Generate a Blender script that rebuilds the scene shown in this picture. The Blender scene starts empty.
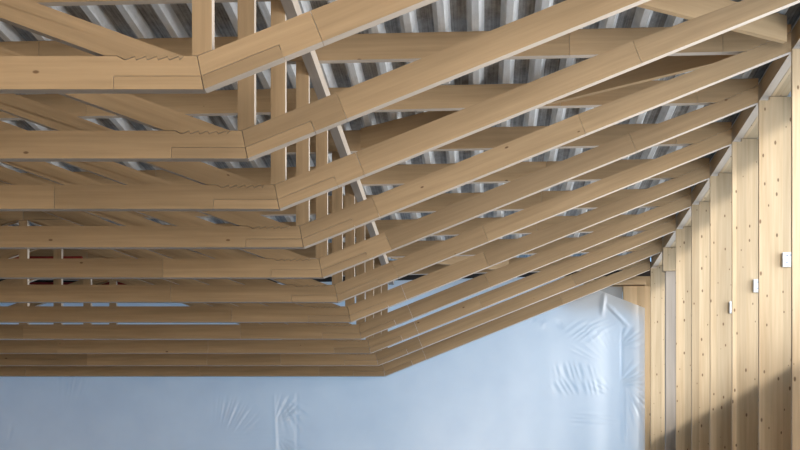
import bpy, bmesh, math, random
import numpy as np
random.seed(7)
C = bpy.context.scene
COL = C.collection

# ---------------------------------------------------------------- camera
E = 4.0                                    # eye height above the hall floor (seen from an upper gallery)
cam_d = bpy.data.cameras.new('camera')
cam = bpy.data.objects.new('camera', cam_d); COL.objects.link(cam)
cam.location = (0, 0, E); cam.rotation_euler = (math.radians(90), 0, 0)
cam_d.sensor_width = 36.0; cam_d.lens = 1156 / 800 * 36
cam_d.shift_x = -82 / 800; cam_d.shift_y = 305 / 800
cam_d.clip_end = 300
C.camera = cam
# ---------------------------------------------------------------- world, lights, exposure
W = bpy.data.worlds.new('sky'); C.world = W; W.use_nodes = True
bg = W.node_tree.nodes['Background']
bg.inputs[0].default_value = (0.40, 0.68, 1.0, 1); bg.inputs[1].default_value = 1.45

def area(name, loc, target, sx, sy, power, color, spread=180):
    d = bpy.data.lights.new(name, 'AREA'); d.shape = 'RECTANGLE'; d.size = sx; d.size_y = sy
    d.energy = power; d.color = color; d.spread = math.radians(spread)
    o = bpy.data.objects.new(name, d); COL.objects.link(o); o.location = loc
    from mathutils import Vector
    v = Vector(target) - Vector(loc)
    o.rotation_euler = v.to_track_quat('-Z', 'Y').to_euler()
    return o
# hazy sun slanting in through the side glazing between the columns
sd = bpy.data.lights.new('sun', 'SUN'); sd.energy = 1.75; sd.angle = math.radians(6); sd.color = (1.0, 0.94, 0.84)
so = bpy.data.objects.new('sun', sd); COL.objects.link(so)
from mathutils import Vector
so.rotation_euler = Vector((-0.5, 1.0, -0.30)).to_track_quat('-Z', 'Y').to_euler()
# skylight of the glazing strip behind the right hand columns
area('side_glazing_light', (3.42, 9.5, E + 2.9), (-4.0, 9.5, E + 2.9), 19.0, 2.3, 500, (1.0, 0.97, 0.93), spread=105)
# unseen fill light added behind the camera, before the closed front wall
area('front_fill_light', (1.3, -13.4, E + 1.2), (1.3, 14, E + 3.0), 4.0, 5.0, 1480, (1.0, 0.95, 0.88))
C.view_settings.view_transform = 'Standard'; C.view_settings.look = 'None'
C.view_settings.gamma = 1.0; C.view_settings.use_curve_mapping = False
C.view_settings.exposure = 0.0

# ---------------------------------------------------------------- materials
def mat(name):
    m = bpy.data.materials.new(name); m.use_nodes = True
    nt = m.node_tree; b = nt.nodes['Principled BSDF']
    return m, nt, b
def N(nt, t, **kw):
    n = nt.nodes.new(t)
    for k, v in kw.items():
        if k in n.inputs: n.inputs[k].default_value = v
        else: setattr(n, k, v)
    return n
def ramp(nt, src, stops):
    r = nt.nodes.new('ShaderNodeValToRGB'); nt.links.new(src, r.inputs[0])
    el = r.color_ramp.elements
    while len(el) < len(stops): el.new(0.5)
    for e, (p, c) in zip(el, stops):
        e.position = p; e.color = (c if len(c) == 4 else (*c, 1))
    return r
def mix(nt, fac, a, b, mode='MIX'):
    m = nt.nodes.new('ShaderNodeMix'); m.data_type = 'RGBA'; m.blend_type = mode
    L = nt.links
    if isinstance(fac, float): m.inputs[0].default_value = fac
    else: L.new(fac, m.inputs[0])
    for i, v in ((6, a), (7, b)):
        if isinstance(v, tuple): m.inputs[i].default_value = (*v, 1) if len(v) == 3 else v
        else: L.new(v, m.inputs[i])
    return m.outputs[2]
def math_(nt, op, a, b=None):
    m = nt.nodes.new('ShaderNodeMath'); m.operation = op
    for i, v in enumerate((a, b)):
        if v is None: continue
        if isinstance(v, (int, float)): m.inputs[i].default_value = v
        else: nt.links.new(v, m.inputs[i])
    return m.outputs[0]

def wood(name, light, dark, knot=(0.13, 0.06, 0.02), knot_scale=1.6, knot_keep=0.30, knot_r=0.05,
         lam=None, lam_amt=0.25, tone=0.12, streak=0.5, rough=0.62):
    """timber with its grain along U (metres), knots, and optional glued strips across V"""
    m, nt, b = mat(name); L = nt.links
    uv = N(nt, 'ShaderNodeUVMap'); oi = N(nt, 'ShaderNodeObjectInfo')
    off = N(nt, 'ShaderNodeCombineXYZ')
    L.new(math_(nt, 'MULTIPLY', oi.outputs['Random'], 37.0), off.inputs[0])
    L.new(math_(nt, 'MULTIPLY', oi.outputs['Random'], 11.0), off.inputs[1])
    if lam:                                     # keep strips in place, shift only along the grain
        off.inputs[1].default_value = 0
        for l in list(nt.links):
            if l.to_socket == off.inputs[1]: nt.links.remove(l)
    add = N(nt, 'ShaderNodeVectorMath', operation='ADD')
    L.new(uv.outputs[0], add.inputs[0]); L.new(off.outputs[0], add.inputs[1])
    P = add.outputs[0]
    def scaled(sx, sy):
        v = N(nt, 'ShaderNodeVectorMath', operation='MULTIPLY'); L.new(P, v.inputs[0])
        v.inputs[1].default_value = (sx, sy, 1); return v.outputs[0]
    n1 = N(nt, 'ShaderNodeTexNoise', Scale=1.0, Detail=4.0, Roughness=0.6); L.new(scaled(1.1, 26), n1.inputs[0])
    n2 = N(nt, 'ShaderNodeTexNoise', Scale=1.0, Detail=2.0); L.new(scaled(0.7, 5), n2.inputs[0])
    g = math_(nt, 'ADD', math_(nt, 'MULTIPLY', n1.outputs[0], streak), math_(nt, 'MULTIPLY', n2.outputs[0], 1 - streak))
    col = ramp(nt, g, [(0.32, dark), (0.66, light)]).outputs[0]
    if lam:
        sep = N(nt, 'ShaderNodeSeparateXYZ'); L.new(P, sep.inputs[0])
        idx = math_(nt, 'FLOOR', math_(nt, 'DIVIDE', sep.outputs[1], lam))
        wn = N(nt, 'ShaderNodeTexWhiteNoise', noise_dimensions='2D')
        cv = N(nt, 'ShaderNodeCombineXYZ'); L.new(idx, cv.inputs[0]); L.new(oi.outputs['Random'], cv.inputs[1])
        L.new(cv.outputs[0], wn.inputs[0])
        mr = N(nt, 'ShaderNodeMapRange'); L.new(wn.outputs[0], mr.inputs[0])
        mr.inputs[3].default_value = 1 - lam_amt; mr.inputs[4].default_value = 1 + lam_amt * 0.4
        col = mix(nt, 1.0, col, mr.outputs[0], 'MULTIPLY')
    # whole-piece tone
    mr2 = N(nt, 'ShaderNodeMapRange'); L.new(oi.outputs['Random'], mr2.inputs[0])
    mr2.inputs[3].default_value = 1 - tone; mr2.inputs[4].default_value = 1 + tone
    col = mix(nt, 1.0, col, mr2.outputs[0], 'MULTIPLY')
    # knots: a few cells of a voronoi carry one
    vo = N(nt, 'ShaderNodeTexVoronoi', Scale=1.0, voronoi_dimensions='2D'); L.new(scaled(knot_scale * 1.6, knot_scale * 3.2), vo.inputs['Vector'])
    sepc = N(nt, 'ShaderNodeSeparateColor'); L.new(vo.outputs['Color'], sepc.inputs[0])
    keep = math_(nt, 'LESS_THAN', sepc.outputs[0], knot_keep)
    rr = math_(nt, 'ADD', math_(nt, 'MULTIPLY', sepc.outputs[1], knot_r * 0.9), knot_r * 0.35)
    d = math_(nt, 'DIVIDE', vo.outputs['Distance'], rr)
    kf = ramp(nt, d, [(0.55, (1, 1, 1)), (1.0, (0, 0, 0))]).outputs[0]
    kf = math_(nt, 'MULTIPLY', math_(nt, 'MULTIPLY', kf, keep), 0.85)
    col = mix(nt, kf, col, knot)
    L.new(col, b.inputs['Base Color']); b.inputs['Roughness'].default_value = rough
    bp = N(nt, 'ShaderNodeBump', Strength=0.12, Distance=0.002); L.new(n1.outputs[0], bp.inputs['Height'])
    L.new(bp.outputs[0], b.inputs['Normal'])
    return m

M_TRUSS = wood('truss_timber', (0.50, 0.345, 0.195), (0.355, 0.24, 0.128), knot_scale=0.8, knot_keep=0.4, knot_r=0.024, tone=0.13, streak=0.55)
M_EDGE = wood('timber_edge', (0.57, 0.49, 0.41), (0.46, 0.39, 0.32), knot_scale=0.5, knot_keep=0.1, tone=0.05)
M_PURLIN = wood('bracing_timber', (0.47, 0.33, 0.185), (0.38, 0.25, 0.13), knot_scale=0.8, knot_keep=0.3, knot_r=0.025, tone=0.06)
M_COLUMN = wood('column_timber', (0.71, 0.555, 0.365), (0.53, 0.38, 0.22), knot_scale=2.2, knot_keep=0.95, knot_r=0.075, lam=0.105, lam_amt=0.26, tone=0.05, streak=0.6)
M_PANEL = wood('panel_timber', (0.74, 0.57, 0.36), (0.60, 0.43, 0.25), knot_scale=1.7, knot_keep=0.3, knot_r=0.07, lam=0.12, lam_amt=0.2)
M_GREYWOOD = wood('grey_timber', (0.36, 0.31, 0.265), (0.27, 0.23, 0.195), knot_scale=0.8, knot_keep=0.15)

def steel(name, stops, fine, metal, rough):
    m, nt, b = mat(name); L = nt.links
    tc = N(nt, 'ShaderNodeTexCoord')
    v = N(nt, 'ShaderNodeVectorMath', operation='MULTIPLY'); L.new(tc.outputs['Object'], v.inputs[0]); v.inputs[1].default_value = (48, 1.0, 48)
    n = N(nt, 'ShaderNodeTexNoise', Scale=1.0, Detail=4.0, Roughness=0.65); L.new(v.outputs[0], n.inputs[0])
    v2 = N(nt, 'ShaderNodeVectorMath', operation='MULTIPLY'); L.new(tc.outputs['Object'], v2.inputs[0]); v2.inputs[1].default_value = (10, 6, 10)
    n2 = N(nt, 'ShaderNodeTexNoise', Scale=1.0, Detail=6.0, Roughness=0.75); L.new(v2.outputs[0], n2.inputs[0])
    s = math_(nt, 'ADD', math_(nt, 'MULTIPLY', n.outputs[0], fine), math_(nt, 'MULTIPLY', n2.outputs[0], 1 - fine))
    c = ramp(nt, s, stops)
    L.new(c.outputs[0], b.inputs['Base Color'])
    b.inputs['Metallic'].default_value = metal; b.inputs['Roughness'].default_value = rough
    return m
M_STEEL = steel('galvanised_steel', [(0.34, (0.50, 0.52, 0.53)), (0.5, (0.64, 0.66, 0.68)), (0.66, (0.74, 0.76, 0.78))], 0.5, 0.1, 0.45)
M_PAN = steel('stained_shaded_steel', [(0.36, (0.10, 0.10, 0.10)), (0.50, (0.29, 0.295, 0.30)), (0.66, (0.52, 0.54, 0.56))], 0.55, 0.2, 0.45)  # deck pans: stains, with the shade between ribs put into a darker colour

def plastic():
    m, nt, b = mat('translucent_plastic_film'); L = nt.links
    out = nt.nodes['Material Output']
    tc = N(nt, 'ShaderNodeTexCoord')
    n = N(nt, 'ShaderNodeTexNoise', Scale=1.3, Detail=3.0); L.new(tc.outputs['Object'], n.inputs[0])
    c = ramp(nt, n.outputs[0], [(0.25, (0.76, 0.79, 0.83)), (0.6, (0.84, 0.86, 0.88))])
    d = N(nt, 'ShaderNodeBsdfDiffuse'); t = N(nt, 'ShaderNodeBsdfTranslucent'); g = N(nt, 'ShaderNodeBsdfGlossy', Roughness=0.3)
    L.new(c.outputs[0], d.inputs[0]); L.new(c.outputs[0], t.inputs[0])
    m1 = N(nt, 'ShaderNodeMixShader', Fac=0.46); L.new(d.outputs[0], m1.inputs[1]); L.new(t.outputs[0], m1.inputs[2])
    m2 = N(nt, 'ShaderNodeMixShader', Fac=0.06); L.new(m1.outputs[0], m2.inputs[1]); L.new(g.outputs[0], m2.inputs[2])
    L.new(m2.outputs[0], out.inputs[0])
    return m
M_FILM = plastic()

def plain(name, c, rough=0.6, metal=0.0, var=0.12, scale=6.0):
    m, nt, b = mat(name); L = nt.links
    tc = N(nt, 'ShaderNodeTexCoord')
    n = N(nt, 'ShaderNodeTexNoise', Scale=scale, Detail=4.0); L.new(tc.outputs['Object'], n.inputs[0])
    lo = tuple(x * (1 - var) for x in c); hi = tuple(min(1, x * (1 + var)) for x in c)
    r = ramp(nt, n.outputs[0], [(0.3, lo), (0.7, hi)])
    L.new(r.outputs[0], b.inputs['Base Color']); b.inputs['Roughness'].default_value = rough; b.inputs['Metallic'].default_value = metal
    return m
M_CONCRETE = plain('concrete', (0.42, 0.40, 0.37), 0.85)
M_WHITE = plain('white_enamel', (0.86, 0.88, 0.90), 0.4, var=0.03)
M_INK = plain('grey_print', (0.30, 0.36, 0.46), 0.6)
M_RED = plain('dark_red_paint', (0.26, 0.02, 0.016), 0.5)
M_MEMBRANE = plain('grey_membrane', (0.42, 0.44, 0.46), 0.8, scale=3)
M_DARKGAP = plain('dark_gap', (0.05, 0.04, 0.035), 0.8)
M_SHADE_BLOCK = plain('shade_block_blue', (0.17, 0.27, 0.40), 0.8)

# ---------------------------------------------------------------- mesh helpers
def finish(name, bm, m, parent=None):
    bmesh.ops.recalc_face_normals(bm, faces=bm.faces)
    me = bpy.data.meshes.new(name); bm.to_mesh(me); bm.free()
    if m: me.materials.append(m)
    o = bpy.data.objects.new(name, me); COL.objects.link(o)
    if parent: o.parent = parent
    return o
def add_prism(bm, poly, y0, y1, ang=0.0, off=None):
    """extrude an outline (x, z) through y0..y1; grain along angle ang in the outline's plane"""
    uvl = bm.loops.layers.uv.verify()
    ox, oy = off if off else (random.uniform(0, 50), random.uniform(0, 50))
    ca, sa = math.cos(ang), math.sin(ang)
    f = [bm.verts.new((x, y0, z)) for x, z in poly]; k = [bm.verts.new((x, y1, z)) for x, z in poly]
    n = len(poly)
    fs = [bm.faces.new(f), bm.faces.new(list(reversed(k)))]
    for i in range(n):
        j = (i + 1) % n
        fs.append(bm.faces.new((f[j], f[i], k[i], k[j])))
    for q, fc in enumerate(fs):
        for lp in fc.loops:
            x, y, z = lp.vert.co
            u = x * ca + z * sa; v = -x * sa + z * ca
            lp[uvl].uv = (u + ox, v + oy + ((y - y0) if q > 1 else 0))
def prism(name, poly, y0, y1, m, parent=None, ang=0.0, off=None, edge=None):
    bm = bmesh.new(); add_prism(bm, poly, y0, y1, ang, off)
    if edge:
        bm.faces.ensure_lookup_table()
        for f in bm.faces[2:]: f.material_index = 1
    o = finish(name, bm, m, parent)
    if edge: o.data.materials.append(edge)
    return o
def add_box(bm, x0, x1, y0, y1, z0, z1, ang=0.0):
    add_prism(bm, [(x0, z0), (x1, z0), (x1, z1), (x0, z1)], y0, y1, ang)
def box(name, x0, x1, y0, y1, z0, z1, m, parent=None, ang=0.0):
    bm = bmesh.new(); add_box(bm, x0, x1, y0, y1, z0, z1, ang); return finish(name, bm, m, parent)
def tag(o, label, cat, group=None):
    o['label'] = label; o['category'] = cat; o['kind'] = 'thing'
    if group: o['group'] = group
    return o
def thing(name, label, cat, loc, group=None):
    o = bpy.data.objects.new(name, None); COL.objects.link(o); o.location = loc; o.empty_display_size = 0.2
    return tag(o, label, cat, group)
def struct(o): o['kind'] = 'structure'; return o

# ---------------------------------------------------------------- key dimensions (heights measured from the eye)
XK, ZK, HB = -1.55, 2.455, 0.184            # knee of the bottom chord, chord depth
TH = math.atan(0.402); CT, ST = math.cos(TH), math.sin(TH)
XH = 2.685                                  # heel of the truss at the right hand columns
XC = -5.89                                # middle post of the truss
T = 0.066                                  # thickness of every truss member
DT = 0.225                                 # top chord depth
SP = 1.2
def YK(k): return SP * (k + 4.365)
def zt(x): return 4.107 + 0.022 * (x if x > XC else 2 * XC - x)    # underside of the top chord
def I(u, w): return (XK + u * CT - w * ST, ZK + u * ST + w * CT)   # frame of the inclined chord
G = 0.0028                                 # open joint between timbers

# ---------------------------------------------------------------- setting
struct(box('floor', -16, 4.5, -14.2, 21, -0.2, 0, M_CONCRETE))
def deck():
    bm = bmesh.new(); p = 0.29; xs = []
    x = -14.585; prof = []
    while x < 3.3:                                    # trapezoidal sheet: low flange, flank, high flange, flank
        for dx, h in ((0, 0), (0.058, 0), (0.105, 0.085), (0.243, 0.085), (0.2899, 0.0)):
            prof.append((x + dx, h))
        x += p
    ys = (-14.1, -1.0, 3.0, 7.0, 11.0, 15.0, 19.0)
    rows = []
    for y in ys:
        rows.append([[bm.verts.new((px, y, E + zt(px) + DT + 0.004 + h + dz)) for px, h in prof] for dz in (0, 0.012)])
    for a, b in zip(rows, rows[1:]):
        for s in (0, 1):
            for i in range(len(prof) - 1):
                q = (a[s][i], a[s][i + 1], b[s][i + 1], b[s][i])
                f = bm.faces.new(q if s else tuple(reversed(q)))
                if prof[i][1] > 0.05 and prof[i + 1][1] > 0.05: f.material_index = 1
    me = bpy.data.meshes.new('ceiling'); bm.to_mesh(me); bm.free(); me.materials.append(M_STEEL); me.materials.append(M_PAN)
    o = bpy.data.objects.new('ceiling', me); COL.objects.link(o); return struct(o)
deck()
struct(box('wall_left', -14.75, -14.6, -14, 19.2, 0, E + 4.2, M_PANEL, ang=math.pi / 2))
struct(box('wall_right', 3.25, 3.4, -14, 19.2, 0, E + 1.74, M_PANEL, ang=math.pi / 2))
struct(box('wall_right', 3.25, 3.4, -14, 19.2, E + 4.20, E + 4.46, M_PANEL))
struct(box('wall_right', 3.25, 3.4, -14, 2.0, E + 1.745, E + 4.195, M_PANEL, ang=math.pi / 2))
struct(box('wall_front', -14.75, 3.4, -14.15, -14.0, 0, E + 4.6, M_PANEL, ang=math.pi / 2))
# unseen block added beyond the plastic sheet to dim its left part
struct(box('outside_shade_block', -26, -2.6, 22.5, 27, 0, E + 6.8, M_SHADE_BLOCK))
# timber wall at the right end of the back wall, with its head plank and grey backing
struct(prism('wall_back', [(2.60, 0), (3.2, 0), (3.2, E + 3.965), (2.30, E + 3.965), (2.30, E + 3.55), (2.60, E + 3.45)], 18.80, 18.90, M_PANEL, ang=math.pi / 2))
struct(box('wall_back', 1.3, 3.2, 18.905, 18.918, E + 3.90, E + 4.15, M_PANEL))
struct(box('trim_1', 1.75, 2.655, 18.74, 18.90, E + 3.99, E + 4.055, M_COLUMN))
struct(box('trim_2', 1.35, 2.29, 18.84, 18.90, E + 3.55, E + 3.965, M_MEMBRANE))

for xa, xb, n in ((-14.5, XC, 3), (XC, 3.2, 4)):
    struct(prism(f'trim_{n}', [(xa, E + zt(xa) - 0.02), (xb, E + zt(xb) - 0.02), (xb, E + zt(xb) + DT), (xa, E + zt(xa) + DT)], 18.92, 18.97, M_DARKGAP))  # dark strip: shade of the gap above the sheet put into colour

# ---------------------------------------------------------------- trusses
def comb(a, b, n, amp):
    """saw-toothed joint line from a to b, teeth biting to the right of the direction of travel"""
    dx, dz = b[0] - a[0], b[1] - a[1]; l = math.hypot(dx, dz); nx, nz = dz / l, -dx / l
    pts = [a]
    for i in range(n):
        t0 = (i + 0.30) / n; t1 = (i + 0.42) / n if i < n - 1 else 0.999
        pts.append((a[0] + dx * t0 + nx * amp, a[1] + dz * t0 + nz * amp))
        pts.append((a[0] + dx * t1, a[1] + dz * t1))
    pts[-1] = b
    return pts
def shift(pts, dx, dz): return [(x + dx, z + dz) for x, z in pts]

ZT = ZK + HB
WB0, WB1 = (-2.10, ZT), (-1.665, ZT)                         # foot of the diagonal on the bottom chord
FOOT = comb(WB1, (-2.03, ZT), 6, -0.019)                     # right to left, biting down
HEEL = comb((2.276, zt(2.276)), (XH - 0.01, 4.330), 7, 0.015)
def bis(z): return XK - 0.19 * (z - ZK)                      # mitre line at the knee
def half_parts(inc_seams, hor_seams, top_seams):
    """outlines of the right half of a truss: list of (name, outline, grain angle)"""
    out = []
    BL = 0.5; BH = 0.072
    out.append(('splice_block', [(XK - BL, ZK), (XK - G, ZK), (bis(ZK + BH) - G, ZK + BH), (XK - BL, ZK + BH)], 0))
    xs = [XC] + sorted(hor_seams)
    tooth = shift(FOOT, 0, -0.0045)
    last = xs[-1]
    out.append(('bottom_chord', [(last, ZK), (XK - BL - G, ZK), (XK - BL - G, ZK + BH + G), (bis(ZK + BH) - G, ZK + BH + G),
                                 (bis(ZT) - G, ZT)] + [(WB1[0] + 0.004, ZT)] + tooth[1:-1] + [(-2.034, ZT), (last, ZT)], 0))
    for a, b in zip(xs, xs[1:]):
        out.append(('bottom_chord', [(a, ZK), (b - G, ZK), (b - G, ZT), (a, ZT)], 0))
    out.append(('splice_block', [I(G, 0), I(0.48, 0), I(0.48, BH), I(0.19 * BH + G, BH)], TH))
    u1 = (inc_seams[0] - XK) / CT
    out.append(('inclined_chord', [I(0.48 + G, 0), I(u1, 0), I(u1, HB), I(0.19 * HB + G, HB), I(0.19 * BH + G, BH + G), I(0.48 + G, BH + G)], TH))
    for a, b in zip(inc_seams, inc_seams[1:]):
        ua, ub = (a - XK) / CT + G, (b - XK) / CT
        out.append(('inclined_chord', [I(ua, 0), I(ub, 0), I(ub, HB), I(ua, HB)], TH))
    ul = (inc_seams[-1] - XK) / CT + G
    hz = ZK + 0.402 * (XH - XK)
    out.append(('inclined_chord', [I(ul, 0), (XH, hz)] + [(XH, 4.33 - G)] + shift(list(reversed(HEEL)), 0.001, -G)[1:] + [I(ul, HB)], TH))
    ts = sorted(top_seams)
    ed = [XC] + [s for s in ts]
    for a, b in zip(ed, ed[1:]):
        out.append(('top_chord', [(a + G, zt(a)), (b, zt(b)), (b, zt(b) + DT), (a + G, zt(a) + DT)], 0.022))
    a = ed[-1]
    out.append(('top_chord', [(a + G, zt(a))] + HEEL + [(XH, 4.333), (XH, zt(XH) + DT), (a + G, zt(a) + DT)], 0.022))
    # knee post
    pl, pr = -1.615, -1.505
    out.append(('post', [(pl, ZT + G), (bis(ZT), ZT + G), (pr, ZK + HB / CT + 0.402 * (pr - XK) + G), (pr, zt(pr) - G), (pl, zt(pl) - G)], math.pi / 2))
    # diagonal from the knee up to the head of the middle post
    s = 0.365; xe = XC + 0.06
    xt = (WB1[1] + s * WB1[0] - 4.107) / (s + 0.022)
    out.append(('diagonal', [(WB0[0], ZT + G), (-2.03, ZT + G)] + list(reversed(FOOT))[1:] + [(xt, zt(xt) - G), (xe, zt(xe) - G), (xe, ZT + s * (WB0[0] - xe))], math.atan(-s)))
    return out
def mirror(poly): return [(2 * XC - x, z) for x, z in reversed(poly)]

# joints in the horizontal chord of each truss, read off the photograph
HS = {1: [-4.9], 2: [-3.2], 3: [-3.27], 4: [-4.4], 5: [-3.10], 6: [-3.35], 7: [-2.95], 8: [-3.1], 9: [-3.8], 10: [-4.1, -3.0], 11: [-4.5, -2.6]}
IS = {1: [-0.89], 2: [-0.895, 1.9], 3: [-0.90, 1.22], 4: [-0.89, 0.9], 5: [-0.88, 1.5], 6: [-0.90, 0.07], 7: [-0.89, 0.08], 8: [-0.89, 0.1], 9: [-0.88, 0.0], 10: [-0.89, 1.4], 11: [-0.89, 1.3]}
ORD = ['', 'first', 'second', 'third', 'fourth', 'fifth', 'sixth', 'seventh', 'eighth', 'ninth', 'tenth', 'eleventh']
LAB = {1: 'pale timber roof truss nearest the camera, highest of the row',
       11: 'farthest pale timber roof truss, its bottom chord against the white plastic sheet',
       10: 'pale timber roof truss second from the farthest, next to the plastic sheet end'}
ROOT = {}
proto = None
for k in range(1, 12):
    t = thing('roof_truss', LAB.get(k, f'pale timber roof truss, {ORD[k]} in the row counting back from the nearest'), 'roof truss',
              (XC, YK(k), E + ZK), 'timber roof trusses in a row')
    ROOT[k] = t
    def put(name, poly, ang):
        return prism(name, shift(poly, -XC, -ZK), 0, T, M_TRUSS, t, ang, edge=M_EDGE)
    unique = ('bottom_chord', 'inclined_chord')
    hp = half_parts(IS[k], HS[k], [-3.85, 0.76, 2.09])
    if proto is None:
        shared = []
        for name, poly, ang in hp:
            for pp, aa in ((poly, ang), (mirror(poly), math.pi - ang)):
                o = put(name, pp, aa)
                if name not in unique: shared.append(o)
        o = put('post', [(XC - 0.055, ZT + G), (XC + 0.055, ZT + G), (XC + 0.055, zt(XC) - G), (XC - 0.055, zt(XC) - G)], math.pi / 2); shared.append(o)
        proto = t
    else:
        for o in shared:
            c = o.copy(); COL.objects.link(c); c.parent = t
        for name, poly, ang in hp:
            if name in unique:
                put(name, poly, ang); put(name, mirror(poly), math.pi - ang)

# ---------------------------------------------------------------- columns, eaves beam, boxes
XF = 2.69
def column(k):
    lab = {11: 'glued timber column at the far end beside the plastic sheet',
           4: 'nearest glued timber column, cut by the right edge of the photo',
           5: 'widest glued timber column in view, behind the largest white box'}.get(
           k, f'glued knotty timber column carrying the {ORD[k]} roof truss from the front')
    poly = [(XF, 0), (3.19, 0), (3.19, E + 4.205), (2.79, E + 4.205), (2.79, E + 4.17), (XF, E + 4.17)]
    if k == 10:
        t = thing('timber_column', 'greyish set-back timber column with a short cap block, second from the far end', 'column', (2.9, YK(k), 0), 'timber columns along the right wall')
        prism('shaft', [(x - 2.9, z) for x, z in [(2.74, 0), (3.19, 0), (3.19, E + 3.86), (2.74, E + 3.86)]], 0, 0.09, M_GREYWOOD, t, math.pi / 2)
        prism('cap_block', [(x - 2.9, z) for x, z in [(XF + 0.01, E + 3.863), (3.19, E + 3.863), (3.19, E + 4.205), (XF + 0.01, E + 4.205)]], -0.03, 0.09, M_COLUMN, t, math.pi / 2)
        return
    o = prism('timber_column', [(x - 2.9, z) for x, z in poly], 0, 0.04, M_COLUMN, None, math.pi / 2, off=(k * 3.7, k * 0.13))
    o.location = (2.9, YK(k) - 0.02, 0)
    tag(o, lab, 'column', 'timber columns along the right wall')
for k in range(4, 12): column(k)
eb = thing('eaves_beam', 'long two-ply timber eaves beam lying on the heads of the right hand columns', 'beam', (2.84, 4.5, E + 4.21))
for x0, x1, m in ((-0.12, -0.04, M_EDGE), (-0.036, 0.12, M_COLUMN)):
    bm = bmesh.new(); uvl = bm.loops.layers.uv.verify()
    v = [bm.verts.new(c) for c in ((x0, 0, 0), (x1, 0, 0), (x1, 14.1, 0), (x0, 14.1, 0), (x0, 0, 0.175), (x1, 0, 0.175), (x1, 14.1, 0.175), (x0, 14.1, 0.175))]
    for q in ((3, 2, 1, 0), (4, 5, 6, 7), (0, 1, 5, 4), (1, 2, 6, 5), (2, 3, 7, 6), (3, 0, 4, 7)):
        f = bm.faces.new([v[i] for i in q])
        for lp in f.loops: lp[uvl].uv = (lp.vert.co.y, lp.vert.co.x + lp.vert.co.z)
    o = finish('ply', bm, m, eb)
    if m is M_EDGE: o.data.materials.append(M_PURLIN); o.data.polygons[5].material_index = 1  # left face: its shade put into a darker timber colour

def wall_box(k, label):
    t = thing('junction_box', label, 'junction box', (2.965, YK(k) - 0.02, E + 2.62), 'white boxes on the columns')
    bm = bmesh.new(); add_box(bm, -0.058, 0.058, -0.03, 0.0005, -0.07, 0.07)
    bmesh.ops.bevel(bm, geom=[e for e in bm.edges], offset=0.006, segments=2, affect='EDGES')
    b = finish('housing', bm, M_WHITE, t)
    bm = bmesh.new(); add_box(bm, -0.05, 0.05, -0.034, -0.0305, -0.062, 0.062); finish('cover', bm, M_WHITE, t)
    bm = bmesh.new()
    for (x, z, w, h) in ((-0.012, 0.036, 0.018, 0.012), (0.022, 0.040, 0.014, 0.016), (-0.016, -0.03, 0.022, 0.010), (0.012, 0.0, 0.03, 0.004)):
        add_box(bm, x - w / 2, x + w / 2, -0.0355, -0.0342, z - h / 2, z + h / 2)
    finish('printed_mark', bm, M_INK, t)
wall_box(5, 'white box on the column nearest the right edge, largest of the white boxes')
wall_box(6, 'white box on the sixth column, middle one of the three white boxes')
wall_box(7, 'small white box farthest back, lowest of the three white boxes')

# ---------------------------------------------------------------- roof bracing
def along(name, p, q, th, z0, z1, m, label, cat, group=None):
    """a board on edge from p to q in plan, z0/z1 functions of x, thickness th towards the back"""
    dx, dy = q[0] - p[0], q[1] - p[1]; l = math.hypot(dx, dy); nx, ny = -dy / l * th, dx / l * th
    bm = bmesh.new(); uvl = bm.loops.layers.uv.verify(); vs = []
    bx, by, bz = (p[0] + q[0]) / 2, (p[1] + q[1]) / 2, z0((p[0] + q[0]) / 2)
    for (x, y) in (p, q, (q[0] + nx, q[1] + ny), (p[0] + nx, p[1] + ny)):
        vs.append([bm.verts.new((x - bx, y - by, z - bz)) for z in (z0(x), z1(x))])
    fs = [bm.faces.new([vs[i][0] for i in range(4)]), bm.faces.new([vs[i][1] for i in range(4)])]
    for i in range(4):
        j = (i + 1) % 4
        fs.append(bm.faces.new((vs[i][0], vs[j][0], vs[j][1], vs[i][1])))
    for f in fs:
        for lp in f.loops:
            c = lp.vert.co; u = (c.x * dx + c.y * dy) / l; w = (-c.x * dy + c.y * dx) / l
            lp[uvl].uv = (u + bx * 7, w + c.z + by)
    o = finish(name, bm, m); o.location = (bx, by, bz + E)
    return tag(o, label, cat, group)
def brace(p, q, label):
    along('roof_brace', p, q, 0.05, lambda x: zt(x) + 0.0, lambda x: zt(x) + DT - 0.004, M_PURLIN, label, 'roof brace', 'diagonal braces between the trusses')
def run(k0, xa, k1, xb, labels):
    """diagonal brace in plan from truss k0 at xa to truss k1 at xb, cut at the truss between"""
    ya, yb = YK(k0) + T / 2, YK(k1) + T / 2
    f = lambda y: xa + (xb - xa) * (y - ya) / (yb - ya)
    ks = list(range(min(k0, k1), max(k0, k1) + 1))
    for (a, b), lab in zip(zip(ks, ks[1:]), labels):
        y0, y1 = YK(a) + T + 0.03, YK(b) - 0.06
        p, q = (f(y0), y0), (f(y1), y1)
        if q[0] > 2.6: q = (2.6, y0 + (y1 - y0) * (2.6 - p[0]) / (q[0] - p[0]))
        if p[0] > q[0]: p, q = q, p
        brace(p, q, lab)
run(2, -1.24, 4, 2.98, ['light roof brace between the second and third trusses, top right', 'light roof brace running to the head of the nearest column, behind the third truss'])
run(6, -1.45, 4, 2.40, ['shaded roof brace between the fourth and fifth trusses, at upper right', 'shaded roof brace between the fifth and sixth trusses, near the posts'])
run(10, -1.45, 12, 2.62, ['light roof brace between the two farthest trusses'])
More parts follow.
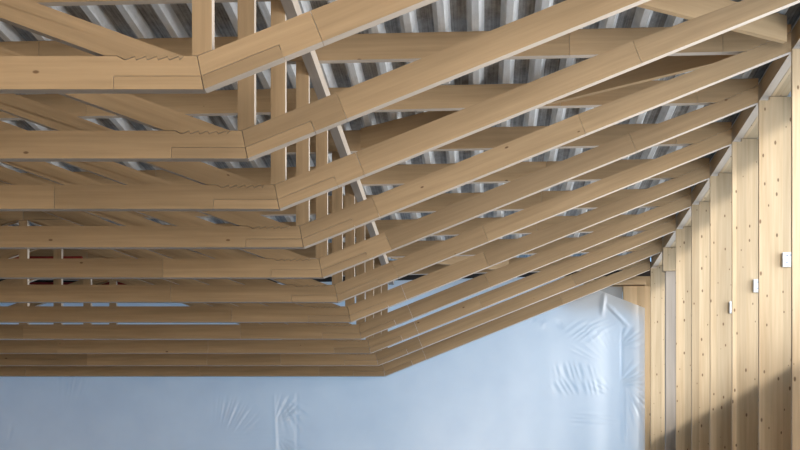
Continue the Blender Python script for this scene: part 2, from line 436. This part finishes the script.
# runner beside the knee posts, under the top chords
bm = bmesh.new(); add_box(bm, -0.0425, 0.0425, 0, 12.4, 0, 0.125)
for f in bm.faces:
    for lp in f.loops: lp[bm.loops.layers.uv.verify()].uv = (lp.vert.co.y, lp.vert.co.x + lp.vert.co.z)
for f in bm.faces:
    if f.calc_center_median().x > 0.04: f.material_index = 1  # right face paler, rest grey: side light put into the timber colours
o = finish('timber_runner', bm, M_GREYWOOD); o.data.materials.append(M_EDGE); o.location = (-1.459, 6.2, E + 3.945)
tag(o, 'long timber runner fixed under the top chords beside the knee posts', 'runner')

# red rails up under the roof at far left
for (x0, x1, y, z0, z1, lab) in ((-7.6, -5.90, 17.05, 3.99, 4.04, 'dark red rail under the roof at far left, the upper of two'),
                                 (-7.6, -5.36, 18.88, 3.975, 4.05, 'dark red rail above the plastic sheet at far left, the lower of two')):
    bm = bmesh.new(); add_box(bm, x0 + 6.5, x1 + 6.5, 0, 0.04, 0, z1 - z0)
    bmesh.ops.bevel(bm, geom=list(bm.edges), offset=0.006, segments=1, affect='EDGES')
    o = finish('red_rail', bm, M_RED); o.location = (-6.5, y, E + z0)
    tag(o, lab, 'rail', 'red rails under the roof')

# ---------------------------------------------------------------- plastic sheet on the back wall
def sheet():
    YS = 18.72
    def px(x, y): return ((x - 482) * YS / 1156, (530 - y) * YS / 1156)     # the spot on the sheet, for placing its folds
    nx, nz = 560, 230
    X = np.concatenate([np.linspace(-14.5, -7.9, 60)[:-1], np.linspace(-7.9, 2.637, nx)])
    S = np.linspace(0, 1, nz) ** 0.75
    xx, ss = np.meshgrid(X, S)
    top = 4.107 + 0.022 * np.where(xx > XC, xx, 2 * XC - xx) - 0.03
    c0, c1 = px(598, 290), px(645, 308)
    cut = c0[1] + (c1[1] - c0[1]) * (xx - c0[0]) / (c1[0] - c0[0])
    top = np.minimum(top, np.where(xx > 1.0, np.maximum(cut, 3.5), 9))
    zz = -1.55 + (top + 1.55) * ss
    d = np.zeros_like(xx)
    def fan(cx, cy, rx, ry, ang, wl, amp, bend=0.0, ph=0.0):
        """a patch of parallel creases centred on a spot, fading at its rim"""
        X0, Z0 = px(cx, cy); s = YS / 1156
        u = (xx - X0) / (rx * s); v = (zz - Z0) / (ry * s)
        w = np.exp(-(u ** 2 + v ** 2) ** 1.5)
        a = math.radians(ang) + bend * u
        t = (-(xx - X0) * np.sin(a) + (zz - Z0) * np.cos(a)) / (wl * s)
        return amp * w * np.sin(2 * np.pi * t + ph + 1.5 * np.sin(t * 1.7))
    def ridge(x0, y0, x1, y1, wd, amp):
        (a, b), (c, e) = px(x0, y0), px(x1, y1); L2 = (c - a) ** 2 + (e - b) ** 2; s = YS / 1156
        t = np.clip(((xx - a) * (c - a) + (zz - b) * (e - b)) / L2, 0, 1)
        dist = np.hypot(xx - a - t * (c - a), zz - b - t * (e - b))
        return amp * np.exp(-(dist / (wd * s)) ** 2) * np.sin(np.pi * np.clip(t * 0.9 + 0.05, 0, 1)) ** 0.5
    def radial(ax, ay, r, rw, a0, a1, n, amp, ph=0.0):
        """creases radiating from an apex between two angles (degrees, up = 90), around radius r"""
        X0, Z0 = px(ax, ay); s = YS / 1156
        th = np.degrees(np.arctan2(zz - Z0, xx - X0)); rr = np.hypot(xx - X0, zz - Z0) / s
        m = (a0 + a1) / 2; h = abs(a1 - a0) / 2
        w = np.exp(-(((rr - r) / rw) ** 2) ** 1.5) * np.exp(-(np.abs(th - m) / h) ** 4)
        t = (th - m) / h * n / 2
        return amp * w * (np.sin(2 * np.pi * t + ph + 1.2 * np.sin(t * 2.3)) + 0.4 * np.sin(2 * np.pi * t * 1.63 + 1))
    # fan of creases left of the seam, and the crumpled seam itself
    d += radial(212, 463, 53, 13, 36, 86, 13, 0.0055)
    d += radial(277, 392, 26, 14, -80, -30, 4, 0.009) + radial(272, 428, 22, 12, 20, 75, 5, 0.009) + radial(276, 436, 20, 12, -70, -15, 4, 0.011)
    d += ridge(274, 396, 277, 470, 1.6, -0.010) + ridge(297, 394, 297, 470, 1.3, 0.014)
    d += fan(258, 436, 25, 7, 2, 5, 0.003)
    d += radial(58, 460, 78, 12, 68, 92, 6, 0.005) + fan(3, 380, 6, 6, 90, 4, 0.004) + ridge(12, 425, 9, 440, 1.5, 0.012)
    # right: short crimped creases, the fold down the edge, the tucked corner
    d += fan(574, 371, 22, 8, -72, 5.6, 0.009) + fan(566, 387, 18, 8, -58, 5.8, 0.010) + fan(592, 387, 14, 8, -76, 5.8, 0.008)
    d += fan(592, 419, 20, 7, -4, 5, 0.005)
    d += fan(585, 331, 17, 9, 38, 5, 0.009) + fan(600, 326, 16, 7, 24, 5, 0.007)
    d += radial(622, 375, 40, 18, 105, 160, 8, 0.003) + radial(612, 352, 22, 12, 5, 65, 5, 0.010) + radial(612, 388, 22, 12, 0, 55, 5, 0.011)
    d += radial(622, 380, 30, 18, -75, -10, 6, 0.008) + radial(620, 400, 20, 12, 180 - 55, 180 - 10, 4, 0.006)
    d += ridge(622, 327, 622, 378, 1.2, 0.026) + ridge(623, 380, 624, 440, 1.6, 0.010)
    d += ridge(604, 296, 602, 314, 2.0, -0.045) + ridge(608, 306, 627, 325, 1.6, -0.035)
    d += ridge(542, 322, 548, 325, 4, -0.014) + ridge(556, 322, 562, 327, 3, 0.014) + ridge(531, 321, 535, 319, 1.2, 0.015)
    d += 0.02 * np.sin(xx * 1.1 + 0.4) * np.cos(zz * 0.7) + 0.006 * np.sin(xx * 3.1 + zz * 1.2)
    bm = bmesh.new(); ncol = len(X)
    V = [[bm.verts.new((xx[j, i], d[j, i], zz[j, i] + 1.55)) for i in range(ncol)] for j in range(nz)]
    for j in range(nz - 1):
        for i in range(ncol - 1):
            f = bm.faces.new((V[j][i], V[j][i + 1], V[j + 1][i + 1], V[j + 1][i])); f.smooth = True
    me = bpy.data.meshes.new('plastic_sheet'); bm.to_mesh(me); bm.free(); me.materials.append(M_FILM)
    o = bpy.data.objects.new('plastic_sheet', me); COL.objects.link(o); o.location = (0, YS, E - 1.55)
    tag(o, 'white translucent plastic sheet hung across the back end, creased at right', 'plastic sheet')
sheet()
